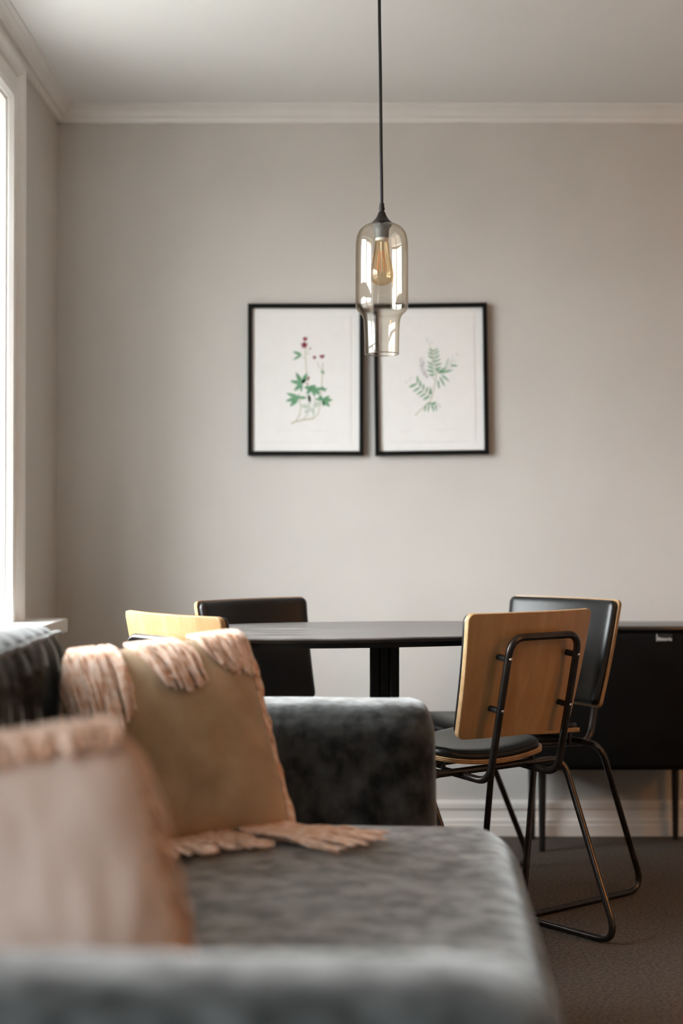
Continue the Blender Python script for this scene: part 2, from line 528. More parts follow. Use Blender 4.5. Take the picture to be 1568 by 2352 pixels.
def back_fn_for(y0, y1):
    def fn(p, u):
        q = p.copy()
        mid = (1 - u.y ** 4)
        if u.x > 0:       # face with gathered pleats running down from the top seam
            k = max(0, u.x) ** 1.5
            s = min(1, max(0, (.833 - p.z) / .10)) * min(1, max(0, (p.z - .44) / .06))
            ph = p.y * 74 + 2.2 * nz((p.y * 3, 0, p.z * 2), 1, 5) + (p.z - .8) * 6
            q.x += k * s * (.019 * math.sin(ph) + .010 * nz(p, 14, 2)) + .008 * k * mid * (1 - ((p.z - .62) / .26) ** 2)
        q.z += .006 * max(0, u.z) * mid + .008 * nz(p, 5, 9) * max(0, u.z)
        q.z -= .05 * max(0, abs(u.y) - .75) * 4 * max(0, u.z) * .5
        return q
    return fn


for (y0, y1) in ((2.175, 3.005), (1.34, 2.165)):
    bc = sofa_part('back_cushion', soft_box((-.74, y0, .44), (-.548, y1, .830), .060, 44, back_fn_for(y0, y1)))
    mbx = MB()
    mbx.tube([(-.555 + .006 * nz((y0 + (y1 - y0) * t, 1, 1), 6), y0 + .05 + (y1 - y0 - .1) * t  , .812 + .006 * nz((t * 5, 3, 0))) for t in [k / 24 for k in range(25)]], .006, 6)
    sofa_part('piping', mbx, 'velvet', bc)
for (x, y) in ((-.70, 1.16), (-.70, 3.17), (.12, 1.16), (.12, 3.17)):
    mbx = MB(); mbx.lathe([(.022, 0), (.027, .075)], (x, y, 0), 16)
    sofa_part('leg', mbx, 'black_metal')


# ------------------------------------------------------------------ fringed cushions
def pillow(name, label, ctr, half, yaw, lean, roll, fabric, plan, thick=.098, seat_z=.447):
    """local axes: X across, Z up in the plane, N out of the face."""
    base = (ctr[0], ctr[1], seat_z)
    t = thing(name, label, 'cushion', base)
    ca, sa, cl, sl = math.cos(yaw), math.sin(yaw), math.cos(lean), math.sin(lean)
    X = Vector((ca, sa, 0)); Nn = Vector((sa * cl, -ca * cl, sl)); Z = Nn.cross(X) * -1
    Z = Vector((-sa * sl, ca * sl, cl))
    X, Z = X * math.cos(roll) + Z * math.sin(roll), Z * math.cos(roll) - X * math.sin(roll)
    C = Vector(ctr)

    def out(u, v):
        s_ = half * (1 - .055 * (1 - v * v) * abs(u) ** 3)
        t_ = half * (1 - .055 * (1 - u * u) * abs(v) ** 3)
        cu = 1 - .06 * (abs(u) * abs(v)) ** 6
        return u * s_ * cu, v * t_ * cu

    def th(u, v):
        e_ = max(0, (1 - abs(u) ** 2.6)) * max(0, (1 - abs(v) ** 2.6))
        return thick * e_ ** .5 * (1 - .10 * v)

    def surf(u, v, side=1, lift=0.0):
        x, z = out(u, v)
        d = th(u, v)
        w = .006 * nz((u * 2.2, v * 2.2, side * 3), 1, half * 50) + .0035 * nz((u * 6, v * 3, side * 5), 1, 8) * (1 if d > .02 else 0)
        return C + X * x + Z * z + Nn * (side * (d + w * min(1, d / .03)) + lift)
    n = 44
    mbx = MB()
    for side in (1, -1):
        vs = [surf(-1 + 2 * i / n, -1 + 2 * j / n, side) for j in range(n + 1) for i in range(n + 1)]
        for p in vs:
            p.z = max(p.z, seat_z + .0008 + (0 if side < 0 else .001))
            p.x = max(p.x, -.516 + (0 if side < 0 else .0015))
        mbx.add(vs, [(j * (n + 1) + i, j * (n + 1) + i + 1, (j + 1) * (n + 1) + i + 1, (j + 1) * (n + 1) + i) for j in range(n) for i in range(n)])
    body = mbx.build('cover', fabric, t, smooth=True, off=base, angle=70)
    bmx = bmesh.new(); bmx.from_mesh(body.data); bmesh.ops.remove_doubles(bmx, verts=bmx.verts[:], dist=.0008); bmx.to_mesh(body.data); bmx.free()
    for nm, fn in plan.items():
        mbx = MB()
        fn(mbx, surf, th, C, X, Z, Nn, half, seat_z)
        fo = mbx.build(nm, 'fringe', t, smooth=True, off=base, angle=80)
        fo['kind'] = 'stuff'
    return t


def strand(mbx, pts, r=.0040):
    n = len(pts)
    for q in pts: q.x = max(q.x, -.506)
    mbx.tube(pts, [r * (1 - .45 * (i / (n - 1)) ** 3) for i in range(n)], 5)


def top_fringe(clusters, count):
    def fn(mbx, surf, th, C, X, Z, Nn, half, sz):
        for c in clusters:
            (u0, u1, L, drift, k) = c
            for i in range(int(count * k)):
                tt = random.random()
                u = u0 + (u1 - u0) * tt
                ln = L * random.uniform(.72, 1.05) * (1 - .35 * abs(tt - .5))
                pinch = (u0 + u1) / 2
                lift = random.uniform(.003, .013)
                ph = random.uniform(0, 6.28)
                pts = [surf(u, .985, 1, -.004)]
                pts.append(surf(u, .995, 1, .004) + Z * .008)
                steps = 8
                for s_ in range(1, steps + 1):
                    f = s_ / steps
                    v = .97 - 2 * ln / (2 * half) * f
                    uu = u + (pinch - u) * .12 * f * f + drift * f + .012 * math.sin(ph + f * 7)
                    pts.append(surf(max(-.99, min(.99, uu)), v, 1, lift + .004 * math.sin(ph + f * 5)))
                strand(mbx, pts)
    return fn


def side_fringe(v0, v1, L, count, spread=.03, sg=1):
    def fn(mbx, surf, th, C, X, Z, Nn, half, sz):
        for i in range(count):
            v = random.uniform(v0, v1)
            p = surf(.985 * sg, v, random.choice((-1, 1)), 0)
            ln = L * random.uniform(.7, 1.1)
            o = random.uniform(.25, 1) * spread
            fw = random.uniform(-.006, .022)
            pts = []
            for s_ in range(8):
                f = s_ / 7
                q = p + X * (sg * o * math.sin(f * 2.2)) + Nn * (fw * f) + Vector((0, 0, -ln)) * (f ** 1.25) + X * (sg * .05 * ln * f)
                q += Vector((nz((i, s_ * .4, 0)), nz((i, 4, s_ * .4)), 0)) * .006 * f
                q.z = max(q.z, sz + .004)
                pts.append(q)
            strand(mbx, pts)
    return fn


def floor_fringe(groups):
    def fn(mbx, surf, th, C, X, Z, Nn, half, sz):
        for (u0, u1, dirx, diry, L, count) in groups:
            for i in range(count):
                u = random.uniform(u0, u1)
                p = surf(u, -.985, 1, 0)
                d = Vector((dirx + random.uniform(-.25, .25), diry + random.uniform(-.3, .3), 0)).normalized()
                ln = L * random.uniform(.55, 1.05)
                pts = []
                for s_ in range(8):
                    f = s_ / 7
                    q = p + d * ln * f
                    q.z = (p.z) * (1 - f) ** 3 + (sz + .011 + .010 * random.random() * math.sin(f * 3.1)) * (1 - (1 - f) ** 3)
                    q += Vector((nz((i, s_ * .5, 2)), nz((i, 7, s_ * .5)), 0)) * .010 * f
                    q.z = max(q.z, sz + .011)
                    pts.append(q)
                strand(mbx, pts)
    return fn


pillow('fringed_cushion', 'khaki velvet cushion with long peach fringe leaning in the sofa corner', (-.322, 2.785, .622), .200, R(20), R(27), R(6), 'khaki',
       {'top_fringe': top_fringe([(-.99, -.36, .20, .05, 1.15), (-.22, .24, .140, .16, .9), (.40, .97, .110, .12, .8)], 66),
        'side_fringe': side_fringe(-.95, .98, .10, 120, .016),
        'hem_fringe': side_fringe(-.2, .98, .11, 70, .02, -1),
        'lower_fringe': floor_fringe([(.45, .98, .9, -.28, .20, 90), (-.55, .35, .75, -.65, .12, 70)])})
pillow('fringed_cushion', 'dusty pink cushion with peach fringed edges standing on the sofa seat', (-.358, 1.60, .612), .187, R(34), R(24), R(3), 'pink',
       {'side_fringe': side_fringe(-.95, .98, .12, 150, .035),
        'top_fringe': top_fringe([(-.9, .95, .05, .02, 1.0)], 110)})


# ------------------------------------------------------------------ dining chairs
TW, BW, ZT, ZB, YT, YBt = .2085, .187, .8206, .523, -.2476, -.1847


def back_y(x, z):
    f = (ZT - z) / (ZT - ZB)
    hw = TW + (BW - TW) * f
    return YT + (YBt - YT) * f - .028 * (1 - min(1.2, (x / hw) ** 2)) - .012 * math.sin(min(1, max(0, f)) * math.pi) * .4


def panel_rows(h, rc, n):
    """row parameters dense near both ends"""
    ts = []
    for k in range(6): ts.append(-h + rc * (1 - math.cos(k / 6 * math.pi / 2)))
    for k in range(n + 1): ts.append(-h + rc + (2 * h - 2 * rc) * k / n)
    for k in range(5, -1, -1): ts.append(h - rc * (1 - math.cos(k / 6 * math.pi / 2)))
    return ts


def shell(mbx, surf, h, widthf, rc, layers, nx=14, rows=10, dome=None):
    """surf(x, t, depth) -> point ; layers = list of (depth0, depth1, material)."""
    ts = panel_rows(h, rc, rows)

    def hw(t):
        w = widthf(t)
        e_ = abs(t) - (h - rc)
        if e_ > 0: w -= rc - math.sqrt(max(0, rc * rc - e_ * e_))
        return w
    us = [-math.cos(math.pi * i / nx) for i in range(nx + 1)]

    def grid(depth, dm=None):
        g = []
        for t in ts:
            w = hw(t)
            for u in us:
                x = u * w
                d = depth
                if dm:
                    ed = min(w - abs(x), h - abs(t))
                    d = depth + dm[0] * (1 - (1 - min(1, max(0, ed) / dm[1])) ** 2) ** .5
                g.append(surf(x, t, d))
        return g
    m = nx + 1; nt = len(ts)
    ring = [i for i in range(m)] + [j * m + nx for j in range(1, nt)] + [(nt - 1) * m + i for i in range(nx - 1, -1, -1)] + [j * m for j in range(nt - 2, 0, -1)]
    first, last = layers[0], layers[-1]
    quads = [(j * m + i, j * m + i + 1, (j + 1) * m + i + 1, (j + 1) * m + i) for j in range(nt - 1) for i in range(nx)]
    mbx.add(grid(first[0]), quads, first[3] if len(first) > 3 else first[2])
    mbx.add(grid(last[1], dome), quads, last[3] if len(last) > 3 else last[2])
    for ly in layers:
        a, b = grid(ly[0]), grid(ly[1])
        va = [a[i] for i in ring] + [b[i] for i in ring]; k = len(ring)
        mbx.add(va, [(i, (i + 1) % k, k + (i + 1) % k, k + i) for i in range(k)], ly[2])


def weld(o, d=.0002):
    bm = bmesh.new(); bm.from_mesh(o.data)
    bmesh.ops.remove_doubles(bm, verts=bm.verts[:], dist=d)
    bmesh.ops.recalc_face_normals(bm, faces=bm.faces[:])
    bm.to_mesh(o.data); bm.free()


def make_chair():
    root = thing('dining_chair', 'x', 'chair')
    hb = (ZT - ZB) / 2; zm = (ZT + ZB) / 2

    def bsurf(x, t, d):
        z = zm + t
        return (x, back_y(x, z) + d, z + d * .2)
    PLY = [(0, .0022, 1, 0), (.0022, .0044, 2), (.0044, .0066, 1), (.0066, .0088, 2), (.0088, .011, 1, 0)]
    mbx = MB()
    shell(mbx, bsurf, hb, lambda t: BW + (TW - BW) * (t + hb) / (2 * hb), .016, PLY)
    back = mbx.build('backrest', ['ply', 'ply_light', 'ply_dark'], root, smooth=True, angle=35); weld(back)
    mbx = MB()
    shell(mbx, bsurf, hb - .004, lambda t: BW - .004 + (TW - BW) * (t + hb) / (2 * hb), .020, [(.0112, .021, 0)], dome=(.012, .022), nx=20, rows=14)
    pad = mbx.build('back_pad', 'leather', back, smooth=True, angle=75); weld(pad)
    # seat: saddle-shaped, sides lifted
    ym, hs = .033, .153

    def ssurf(x, t, d):
        y = ym + t
        z = .452 + .024 * (x / .205) ** 2 + .010 * (t / hs) * (1 if t > 0 else .6) - (.022 * max(0, (t - .09) / .063) ** 2)
        return (x, y - .018 * (1 - (x / .205) ** 2) * max(0, -t / hs) ** 2, z + d)
    mbx = MB()
    shell(mbx, ssurf, hs, lambda t: .178 + .010 * (t + hs) / (2 * hs), .035, PLY)
    seat = mbx.build('seat', ['ply', 'ply_light', 'ply_dark'], root, smooth=True, angle=35); weld(seat)
    mbx = MB()
    shell(mbx, ssurf, hs - .005, lambda t: .173 + .010 * (t + hs) / (2 * hs), .038, [(.0112, .020, 0)], dome=(.014, .024), nx=20, rows=14)
    pad = mbx.build('seat_pad', 'leather', seat, smooth=True, angle=75); weld(pad)
    # sled frame: one closed loop of tube
    rt = .0088
    zf = rt
    pts = [(.2367, -.1224, .4358), (.2157, -.325, zf), (.2157, .1607, zf), (.1965, .0922, .4194),
           (-.1965, .0922, .4194), (-.2157, .1607, zf), (-.2157, -.325, zf), (-.2367, -.1224, .4358)]
    mbx = MB(); mbx.tube(fillet(pts, [.05, .045, .045, .04, .04, .045, .045, .05], 8, True), rt, 12, True)
    fr = mbx.build('sled_frame', 'tube', root, smooth=True, angle=60)
    # back loop: rises behind the backrest and runs forward under the seat
    lx = .115
    yt_ = back_y(lx, .765) - .034
    yb_ = back_y(lx, .53) - .036
    slope = (yt_ - yb_) / (.765 - .53)
    ylow = yb_ + slope * (.426 - .53)
    pts = [(lx, .0922, .437), (lx, -.10, .428), (lx, ylow, .420), (lx, yt_, .765), (-lx, yt_, .765), (-lx, ylow, .420), (-lx, -.10, .428), (-lx, .0922, .437)]
    mbx = MB(); mbx.tube(fillet(pts, [0, .1, .048, .042, .042, .048, .1, 0], 9), .0092, 12)
    lp = mbx.build('back_loop', 'tube', root, smooth=True, angle=60)
    for s in (-1, 1):
        for z in (.715, .592):
            x = s * lx
            ytb = yb_ + slope * (z - .53)
            yr = back_y(x, z)
            mbx = MB()
            mbx.tube([(x, ytb + .004, z), (x, yr + .001, z + .004)], .0075, 10)
            mbx.build('spacer', 'rubber', lp, smooth=True, angle=50)
            mbx = MB()
            mbx.tube([(x, ytb - .0075, z), (x, ytb - .0098, z - .0006), (x, ytb - .0112, z - .0008)], [.0042, .0042, .0028], 10)
            mbx.build('screw', 'screw', lp, smooth=True, angle=50)
    for s in (-1, 1):
        for (y, z0) in ((-.095, .440), (.09, .430)):
            x = s * .15
            z1 = ssurf(x, y - ym, 0)[2] + .001
            mbx = MB(); mbx.tube([(x, y, z0 - .012), (x, y, z1)], .006, 8)
            mbx.build('seat_mount', 'tube', fr, smooth=True, angle=50)
    return root


def copy_tree(o, parent=None):
    c = o.copy(); col.objects.link(c)
    c.parent = parent
    for ch in list(o.children): copy_tree(ch, c)
    return c


proto = make_chair()
CHAIRS = [((.3033, 3.7913), .6701, 'dining chair with bare orange plywood back and tube loop, standing before the black cabinet'),
          ((.459, 4.1967), 2.2551, 'dining chair with shiny black leather pad facing out, beside the black cabinet'),
          ((-.203, 3.642), -.90, 'dining chair with pale plywood back showing above the fringed khaki cushion'),
          ((-.083, 4.095), -2.34, 'dining chair with black padded back across the table from the sofa cushions')]
for i, ((x, y), a, lab) in enumerate(CHAIRS):
    c = proto if i == 0 else copy_tree(proto)
    c.location = (x, y, 0); c.rotation_euler = (0, 0, a)
    c['label'] = lab; c['group'] = 'dining chairs around the oval table'

# ------------------------------------------------------------------ oval table
TO = (.112, 3.952, 0)
tab = thing('dining_table', 'dark oval dining table on a slim black pedestal', 'table', TO)
TC, TA, TB, TR_ = (.062, 3.905), .555, .325, R(15)


def oval(scale=1.0, n=96, dx=0.0):
    o_ = []
    for k in range(n):
        t = 2 * math.pi * k / n
        c, s = math.cos(t), math.sin(t)
        u = math.copysign(abs(c) ** (2 / 2.25), c) * (TA + dx); v = math.copysign(abs(s) ** (2 / 2.25), s) * (TB + dx)
        o_.append((TC[0] + u * math.cos(TR_) - v * math.sin(TR_), TC[1] + u * math.sin(TR_) + v * math.cos(TR_)))
    return o_


mbx = MB()
n = 96
rings = [(0, .760), (.003, .758), (.003, .755), (-.012, .747)]
for (dx, z) in rings: mbx.v.extend([Vector((x, y, z)) for (x, y) in oval(1, n, dx)])
for r_ in range(3):
    for k in range(n):
        mbx.f.append([r_ * n + k, r_ * n + (k + 1) % n, (r_ + 1) * n + (k + 1) % n, (r_ + 1) * n + k]); mbx.mi.append(0)
mbx.f.append(list(range(n))); mbx.mi.append(0)
mbx.f.append([3 * n + k for k in range(n)][::-1]); mbx.mi.append(0)
mbx.build('tabletop', 'tabletop', tab, smooth=True, off=TO, angle=30)
mbx = MB()
for z in (.7465, .733): mbx.v.extend([Vector((x, y, z)) for (x, y) in oval(1, n, -.035)])
for k in range(n): mbx.f.append([k, (k + 1) % n, n + (k + 1) % n, n + k]); mbx.mi.append(0)
mbx.f.append(list(range(n))); mbx.mi.append(0); mbx.f.append([n + k for k in range(n)][::-1]); mbx.mi.append(0)
mbx.build('underframe', 'black_metal', tab, smooth=True, off=TO, angle=30)
for (x0, x1, y0, y1) in ((.0745, .099, 3.925, 3.980), (.099, .126, 3.932, 3.987), (.126, .1505, 3.920, 3.975)):
    mbx = MB(); mbx.bbox((x0, y0, .02), (x1, y1, .734), .004)
    mbx.build('column', 'black_metal', tab, off=TO)
mbx = MB(); mbx.lathe([(.148, 0), (.148, .008), (.135, .016), (.05, .024)], (.112, 3.952, 0), 48); mbx.build('foot_plate', 'black_metal', tab, smooth=True, off=TO, angle=30)

# ------------------------------------------------------------------ black cabinet
CO = (.86, 4.86, 0)
cab = thing('cabinet', 'black box cabinet on slim legs with a small lettered tag', 'cabinet', CO)
mbx = MB(); mbx.bbox((.575, 4.725, .262), (1.145, 4.995, .702), .022, 5); body = mbx.build('body', 'cabinet', cab, smooth=True, off=CO, angle=50)
mbx = MB(); mbx.bbox((.572, 4.720, .699), (1.148, 4.998, .716), .007, 3); mbx.build('lid', 'lid', cab, smooth=True, off=CO, angle=50)
for (x, y) in ((.636, 4.775), (.628, 4.965), (1.10, 4.775), (1.10, 4.965)):
    mbx = MB(); mbx.lathe([(.0095, 0), (.0135, .27)], (x, y, 0), 16); mbx.build('leg', 'black_metal', cab, smooth=True, off=CO)
mbx = MB(); mbx.box((.990, 4.7215, .669), (1.0385, 4.7245, .692)); tg = mbx.build('tag', 'tag_cloth', cab, off=CO)
tg['label'] = 'small woven tag with white lettering'
mbx = MB(); mbx.box((.9895, 4.7210, .669), (.9905, 4.7246, .692)); mbx.build('tag_edge', 'tag_text', tg, off=CO)
fc = bpy.data.curves.new('tag_lettering', 'FONT')
fc.body = 'Bistoria'; fc.size = .0145; fc.align_x = 'CENTER'; fc.extrude = .0002; fc.offset = .00035
fo = bpy.data.objects.new('tag_lettering_curve', fc); col.objects.link(fo)
me = bpy.data.meshes.new_from_object(fo.evaluated_get(bpy.context.evaluated_depsgraph_get()))
bpy.data.objects.remove(fo)
me.materials.clear(); me.materials.append(M['tag_text'])
me.transform(Matrix.Rotation(R(90), 4, 'X')); xs = [v.co.x for v in me.vertices]
me.transform(Matrix.Scale(.0445 / (max(xs) - min(xs)), 4, (1, 0, 0)))
to = bpy.data.objects.new('tag_lettering', me); col.objects.link(to); to.parent = tg
to.location = (1.0145 - CO[0], 4.7212 - CO[1], .6715)


# ------------------------------------------------------------------ framed botanical prints
def framed(name, label, x0, x1, z0, z1, tilt, draw):
    cx, cz = (x0 + x1) / 2, (z0 + z1) / 2
    w, h = (x1 - x0) / 2, (z1 - z0) / 2
    root = thing(name, label, 'picture', (cx, YB - .001, cz), 0, 'framed botanical prints')
    root.rotation_euler = (0, -tilt, 0)
    b, d = .0145, .026
    mbx = MB()
    prof = [(0, 0), (0, -d), (.001, -d - .001), (b - .002, -d - .001), (b, -d + .001), (b, -.008), (b, 0)]
    pts = [(-w, -h, 1, 1), (w, -h, -1, 1), (w, h, -1, -1), (-w, h, 1, -1)]
    n = len(prof)
    for (px, pz, sx, sz) in pts:
        for (p, y) in prof: mbx.v.append(Vector((px + sx * p, y, pz + sz * p)))
    for i in range(4):
        j = (i + 1) % 4
        for k in range(n): mbx.f.append([i * n + k, i * n + (k + 1) % n, j * n + (k + 1) % n, j * n + k]); mbx.mi.append(0)
    mbx.build('frame', 'frame', root)
    mbx = MB(); mbx.box((-w + b - .002, -.012, -h + b - .002), (w - b + .002, -.004, h - b + .002)); mbx.build('backing', 'paper', root)
    mbx = MB(); mbx.bbox((-w + .030, -.0135, -h + .042), (w - .042, -.0119, h - .040), .0006, 1); sheet = mbx.build('print_sheet', 'paper2', root)
    art = {}
    draw(art)
    for mname, (nm, shapes) in art.items():
        mbx = MB()
        for k, poly in enumerate(shapes):
            y = -.0137 - .00004 * (k % 4) - {'stem': 0, 'leaf_pale': .0001, 'leaf': .0002, 'blossom': .0003, 'flower': .0004, 'ink': 0}[mname]
            m_ = len(poly)
            mbx.add([(x, y, z) for (x, z) in poly], [list(range(m_))])
        ao = mbx.build(nm, mname, sheet)
        ao['kind'] = 'stuff'
    return root


def make_drawer(ox, oy, sc=.000298):
    """sketching helpers in the print's own coordinates, unit = 0.298 mm, y down."""
    def P(x, y): return ((x - ox) * sc, -(y - oy) * sc)

    def leaf(x0, y0, x1, y1, w):
        dx, dy = x1 - x0, y1 - y0
        L = math.hypot(dx, dy) or 1
        nx_, ny_ = -dy / L, dx / L
        a, b_ = [], []
        for k in range(9):
            t = k / 8
            r_ = w * .5 * math.sin(math.pi * t ** .8) ** .8 if 0 < t < 1 else 0
            a.append(P(x0 + dx * t + nx_ * r_, y0 + dy * t + ny_ * r_))
            if 0 < k < 8: b_.append(P(x0 + dx * t - nx_ * r_, y0 + dy * t - ny_ * r_))
        return a + b_[::-1]

    def line(pts, w):
        out_ = []
        for (x0, y0), (x1, y1) in zip(pts, pts[1:]):
            dx, dy = x1 - x0, y1 - y0
            L = math.hypot(dx, dy) or 1
            nx_, ny_ = -dy / L * w / 2, dx / L * w / 2
            out_.append([P(x0 + nx_, y0 + ny_), P(x1 + nx_, y1 + ny_), P(x1 - nx_, y1 - ny_), P(x0 - nx_, y0 - ny_)])
        return out_

    def blob(x, y, r_, n_=9, spike=.0, ph=0.0):
        return [P(x + r_ * (1 + spike * (k % 2)) * math.cos(2 * math.pi * k / n_ + ph), y + r_ * (1 + spike * (k % 2)) * math.sin(2 * math.pi * k / n_ + ph)) for k in range(n_)]
    return leaf, line, blob


def draw_cinquefoil(art):
    leaf, line, blob = make_drawer(798, 948)
    rnd = random.Random(3)
    st = []
    st += line([(790, 590), (797, 720), (806, 860), (815, 960), (820, 1000)], 7)
    st += line([(990, 760), (985, 900), (975, 1040), (965, 1180), (955, 1270), (930, 1340), (880, 1385)], 8)
    st += line([(925, 745), (945, 800), (985, 850)], 5) + line([(800, 655), (845, 600)], 4) + line([(800, 660), (850, 655)], 4)
    st += line([(740, 680), (790, 710)], 5)
    st += line([(725, 1150), (742, 1250), (730, 1340), (690, 1410)], 9) + line([(830, 1290), (810, 1350), (765, 1400)], 8)
    st += line([(635, 1440), (685, 1418), (765, 1400), (880, 1385)], 13) + line([(880, 1060), (900, 1180), (880, 1380)], 6)
    art['stem'] = ('print_stems', st)
    lv = []
    for c, tips in (((755, 990), [(685, 865, 46), (815, 870, 50), (622, 962, 46), (665, 1075, 46), (745, 1090, 26), (800, 940, 40)]),
                    ((715, 1150), [(580, 1098, 44), (570, 1190, 46), (620, 1250, 52), (810, 1150, 34), (720, 1110, 24)]),
                    ((870, 1050), [(800, 1105, 40), (905, 1005, 50), (960, 1110, 66), (900, 1140, 34), (780, 1030, 50), (1045, 1052, 34), (850, 1010, 60)]),
                    ((990, 1180), [(1100, 1175, 44), (1070, 1250, 46), (1070, 1128, 40), (900, 1160, 30), (940, 1120, 40), (1000, 1250, 36)]),
                    ((750, 668), [(652, 630, 34), (655, 725, 26)]), ((985, 845), [(1000, 885, 26), (970, 875, 18)]), ((985, 1050), [(1025, 1080, 24), (985, 1018, 20)])):
        for (x, y, w) in tips: lv.append(leaf(c[0], c[1], x, y, w))
    art['leaf'] = ('print_leaves', lv)
    pl = [leaf(740, 1240, 860, 1255, 46), leaf(835, 1120, 840, 1240, 40), leaf(780, 1320, 870, 1270, 40), leaf(880, 1250, 960, 1200, 60), leaf(870, 1260, 890, 1350, 40), leaf(820, 1090, 850, 1210, 34)]
    art['leaf_pale'] = ('print_pale_leaves', pl)
    fl = [leaf(790, 512, 765, 470, 22), leaf(790, 512, 790, 460, 24), leaf(790, 512, 816, 470, 22)]
    for k in range(5):
        a = -math.pi / 2 + k * 2 * math.pi / 5
        fl.append(leaf(782, 558, 782 + 44 * math.cos(a), 558 + 44 * math.sin(a), 26))
    fl += [blob(782, 558, 18), blob(848, 596, 10), blob(896, 697, 17, 8, .3), leaf(980, 708, 955, 668, 24), leaf(980, 708, 980, 662, 24), leaf(980, 708, 1008, 664, 24), leaf(822, 955, 835, 905, 24), leaf(812, 1010, 820, 985, 18)]
    art['flower'] = ('print_flowers', fl)
    ink = []
    for (a, b_) in ((470, 640), (855, 1075)):
        x = a
        while x < b_:
            w = rnd.uniform(8, 22); ink += line([(x, 1522 + rnd.uniform(-3, 3)), (x + w, 1522 + rnd.uniform(-3, 3))], 7); x += w + 8
    art['ink'] = ('print_caption', ink)


def draw_mimosa(art):
    leaf, line, blob = make_drawer(722, 936)
    rnd = random.Random(5)
    st = line([(540, 1340), (620, 1260), (715, 1180), (745, 1080), (775, 950), (785, 860), (760, 720), (745, 600)], 9)
    st += line([(775, 950), (715, 890), (660, 880)], 6) + line([(735, 1150), (690, 1110), (610, 1030), (560, 960)], 5) + line([(785, 870), (880, 830), (1000, 780)], 6)
    st += line([(660, 1210), (760, 1200), (820, 1240)], 5) + line([(745, 600), (710, 540), (685, 490)], 4)
    art['stem'] = ('print_stems', st)
    lv = []
    for (x0, y0, x1, y1, w) in [(742, 628, 705, 585, 18), (745, 625, 812, 590, 16), (752, 660, 690, 630, 20), (756, 660, 825, 615, 18), (755, 708, 692, 665, 22), (758, 705, 830, 658, 20), (757, 745, 735, 720, 18),
                                (760, 745, 838, 705, 20), (762, 785, 680, 735, 20), (765, 785, 850, 755, 20), (768, 825, 675, 778, 20), (772, 825, 845, 800, 22), (772, 858, 665, 828, 22), (775, 885, 690, 888, 20),
                                (800, 870, 980, 832, 26), (810, 860, 900, 800, 24), (830, 850, 780, 830, 22), (940, 780, 1030, 790, 20), (840, 885, 930, 965, 22), (820, 905, 880, 1022, 22), (800, 945, 815, 1050, 20)]:
        lv.append(leaf(x0, y0, x1, y1, w))
    for k, (x, y) in enumerate([(575, 975), (605, 1020), (640, 1055), (672, 1085), (705, 1115)]):
        lv.append(leaf(x, y, x - 5 + 14 * (k > 2), y - 85 + 5 * k, 20))
        lv.append(leaf(x - 4, y + 4, x - 95 + 4 * k, y + 55, 20))
    lv.append(leaf(560, 985, 468, 1018, 18)); lv.append(leaf(705, 1130, 625, 1170, 18)); lv.append(leaf(720, 1110, 712, 1020, 22))
    for (x0, y0, x1, y1, w) in [(665, 1215, 640, 1305, 18), (700, 1215, 680, 1310, 18), (725, 1215, 755, 1305, 20), (765, 1215, 785, 1300, 16), (720, 1225, 780, 1190, 24), (670, 1215, 740, 1200, 18)]:
        lv.append(leaf(x0, y0, x1, y1, w))
    art['leaf'] = ('print_leaves', lv)
    pl = [leaf(885, 815, 930, 690, 30), leaf(930, 780, 985, 700, 18), leaf(990, 750, 1005, 730, 14), leaf(960, 690, 970, 670, 14), leaf(1015, 670, 1030, 640, 14), leaf(680, 500, 690, 480, 18), leaf(735, 530, 745, 510, 16), leaf(500, 920, 515, 900, 14),
          leaf(475, 950, 490, 930, 14), leaf(436, 970, 455, 960, 16), leaf(780, 1230, 822, 1212, 14), leaf(810, 1260, 830, 1240, 18)]
    art['leaf_pale'] = ('print_pale_leaves', pl)
    bl = []
    for k in range(70):
        t = rnd.random()
        x = 622 + (12 * t if t < .6 else 12 + (t - .6) * 100) + rnd.uniform(-24, 24) * (1 - .5 * t ** 3); y = 700 + 215 * t
        bl.append(blob(x, y, rnd.uniform(5, 9), 6, 0, rnd.random()))
    art['blossom'] = ('print_blossom', bl)
    ink = []
    for (a, b_, y) in ((385, 495, 1515), (765, 990, 1503)):
        x = a
        while x < b_:
            w = rnd.uniform(8, 22); ink += line([(x, y + rnd.uniform(-3, 3)), (x + w, y + rnd.uniform(-3, 3))], 7); x += w + 8
    art['ink'] = ('print_caption', ink)


framed('framed_print', 'black framed botanical print of a crimson-flowered plant', -.313, .074, 1.268, 1.776, 0.0, draw_cinquefoil)
framed('framed_print', 'slightly tilted black framed print of a feathery green sprig', .109, .489, 1.270, 1.777, R(.75), draw_mimosa)

# ------------------------------------------------------------------ pendant lamp
PX, PY = .105, 3.90
PO = (PX, PY, 1.47)
pen = thing('pendant_lamp', 'amber glass pendant lamp hanging on a black cord', 'lamp', PO)
S = PY / F_PX


def zpx(v): return 1.008 + (1225 - v) * S


